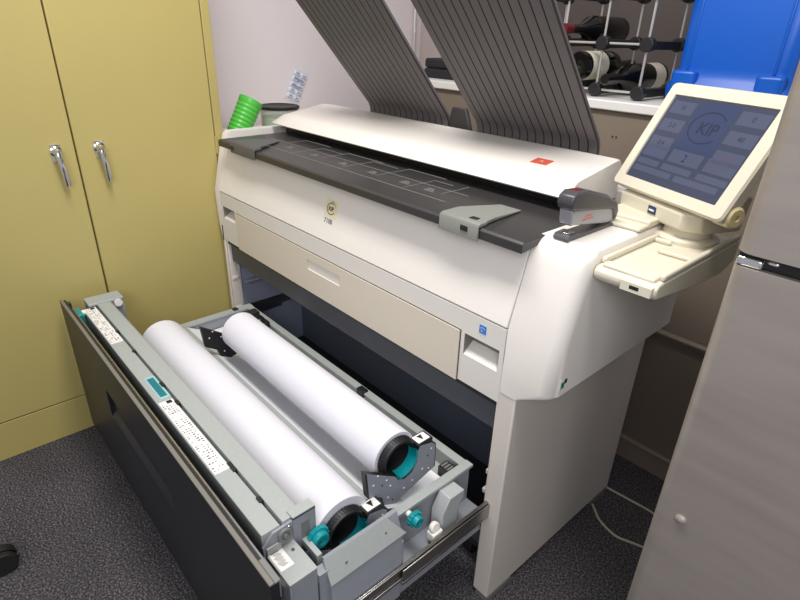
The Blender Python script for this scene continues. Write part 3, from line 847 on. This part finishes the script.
def bottle(x, z, y_neck, direction, label, label_band, red=False, r=.043, k=1.2):
    """direction +1: neck to the front"""
    B_ = empty('wine_bottle', (x, y_neck, z))
    tag(B_, label, 'bottle', 'bottles lying in the rack')
    d = Vector((0, direction, 0)); o = Vector((x, y_neck, z))
    MB().lathe(o, d, [(t * k, q) for t, q in ((0, 0), (0, .0145), (.016, .0145), (.017, .0128), (.075, .0135), (.10, .022), (.125, r - .003), (.14, r), (.285, r), (.292, r - .004), (.292, .02), (.283, 0))], 32).build('body', 'bottle', B_)
    if red: MB().lathe(o, d, [(-.001, 0), (-.001, .0153), (.042, .0150), (.042, .0138)], 24).build('capsule', 'capsule', B_)
    if label_band: MB().lathe(o, d, [(label_band[0], r + .0003), (label_band[0], r + .0006), (label_band[1], r + .0006), (label_band[1], r + .0003)], 32).build('label', 'winelabel', B_)
    return B_
bottle(-.535, 1.391, .862, 1, 'dark bottle with a red capsule lying in the upper row of the rack', None, True)
bottle(-.466, 1.2845, 1.215, -1, 'dark bottle showing its base and white label in the lower row', (.235, .330))
bottle(-.366, 1.252, .862, 1, 'dark bottle with neck forward in the lower row next to the blue jug', (.255, .325))

# blue jug
jb_ = MB()
def jsec(i, z, r=.04): return [(x, y, z) for x, y, _ in rrect(-.213 + i, .115 - i, .925 + i, 1.165 - i, r, 0, 6)]
jb_.loft([jsec(.012, 1.1975), jsec(.0, 1.207), jsec(-.004, 1.235), jsec(-.002, 1.252), jsec(.012, 1.268), jsec(.014, 1.30), jsec(.014, 1.52), jsec(.02, 1.545), jsec(.06, 1.57), jsec(.12, 1.575)])
K = empty('water_jug', (-.045, 1.045, 1.197))
tag(K, 'big blue plastic jug standing on the counter behind the touchscreen', 'jug')
jg = jb_.build('body', 'jug', K, sharp=50)
for x in (-.160, .060):
    MB().rbox(x - .036, x + .034, .915, .96, 1.205, 1.290, .016).build('moulded_foot', 'jug', K, bevel=.008, seg=3)
    MB().box(x - .004, x + .004, .936, .945, 1.29, 1.52).build('moulded_rib', 'jug', K, bevel=.003, seg=3)
MB().lathe((-.045, 1.045, 1.572), (0, 0, 1), [(0, .03), (.02, .03), (.02, .034), (.045, .034), (.045, 0)], 24).build('cap', 'white', K)

use(ONE)
# cords on the carpet
def cordobj(pts, label):
    P_ = [Vector(p) for p in pts]; out = []
    for i in range(len(P_) - 1):
        p0, p1, p2, p3 = P_[max(0, i - 1)], P_[i], P_[i + 1], P_[min(len(P_) - 1, i + 2)]
        for k in range(6):
            t = k / 6
            out.append(.5 * ((2 * p1) + (-p0 + p2) * t + (2 * p0 - 5 * p1 + 4 * p2 - p3) * t * t + (-p0 + 3 * p1 - 3 * p2 + p3) * t ** 3))
    out.append(P_[-1])
    o = MB().tube(out, .0035, 8).build('power_cord', 'cord')
    tag(o, label, 'cord')
cordobj([(.0, .607, .0037), (.03, .604, .0037), (.097, .609, .0037), (.16, .615, .0037), (.24, .62, .0037), (.34, .66, .0037)], 'off white cord lying nearly straight on the carpet, closer to the wall')
cordobj([(.046, .505, .0037), (.06, .492, .0037), (.094, .465, .0037), (.151, .449, .0037), (.199, .463, .0037), (.30, .50, .0037)], 'off white cord curving across the carpet beside the printer side')

# office chair caster at the lower left
OC = empty('chair_caster', (-.852, -.885, 0))
tag(OC, 'black office chair caster at the bottom left on the carpet', 'caster')
cw = MB()
for s in (-1, 1):
    cw.cyl((-.852 + s * .006, -.89, .033), (-.852 + s * .024, -.89, .033), .033, n=24)
cw.build('wheel', 'rubber', OC, bevel=.003)
MB().lathe((-.852, -.89, .033), (1, 0, 0), [(-.006, .035), (.006, .035)], 24, 0, 0, 360).build('hood', 'black', OC)
MB().cyl((-.852, -.895, .03), (-.852, -.895, .085), .0055, n=12).build('stem', 'chrome', OC)

# ------------------------------------------------------------------ light
def area(name, loc, rot, sx, sy, energy, col=(1, 1, 1)):
    l = bpy.data.lights.new(name, 'AREA'); l.shape = 'RECTANGLE'; l.size = sx; l.size_y = sy
    l.energy = energy; l.color = col
    o = bpy.data.objects.new(name, l); COL.objects.link(o); o.location = loc; o.rotation_euler = rot
    return o
area('ceiling_lamp', (-.10, -.33, 2.45), (0, 0, 0), 1.5, .36, 40, (1, .97, .94))
tgt = Vector((-.3, -.1, .6)); src = Vector((1.5, -1.9, 2.1))
area('front_right_fill', src, (src - tgt).to_track_quat('Z', 'Y').to_euler(), 1.3, 1.1, 30, (.93, .95, 1))  # added soft fill lamp from the front right, stands for no known window
w = bpy.data.worlds.new('world'); SC.world = w; w.use_nodes = True
w.node_tree.nodes['Background'].inputs[0].default_value = (.90, .90, 1.0, 1)
w.node_tree.nodes['Background'].inputs[1].default_value = .5
SC.view_settings.view_transform = 'Standard'
SC.view_settings.look = 'None'
SC.view_settings.gamma = 1
SC.view_settings.exposure = 0
SC.view_settings.use_curve_mapping = False
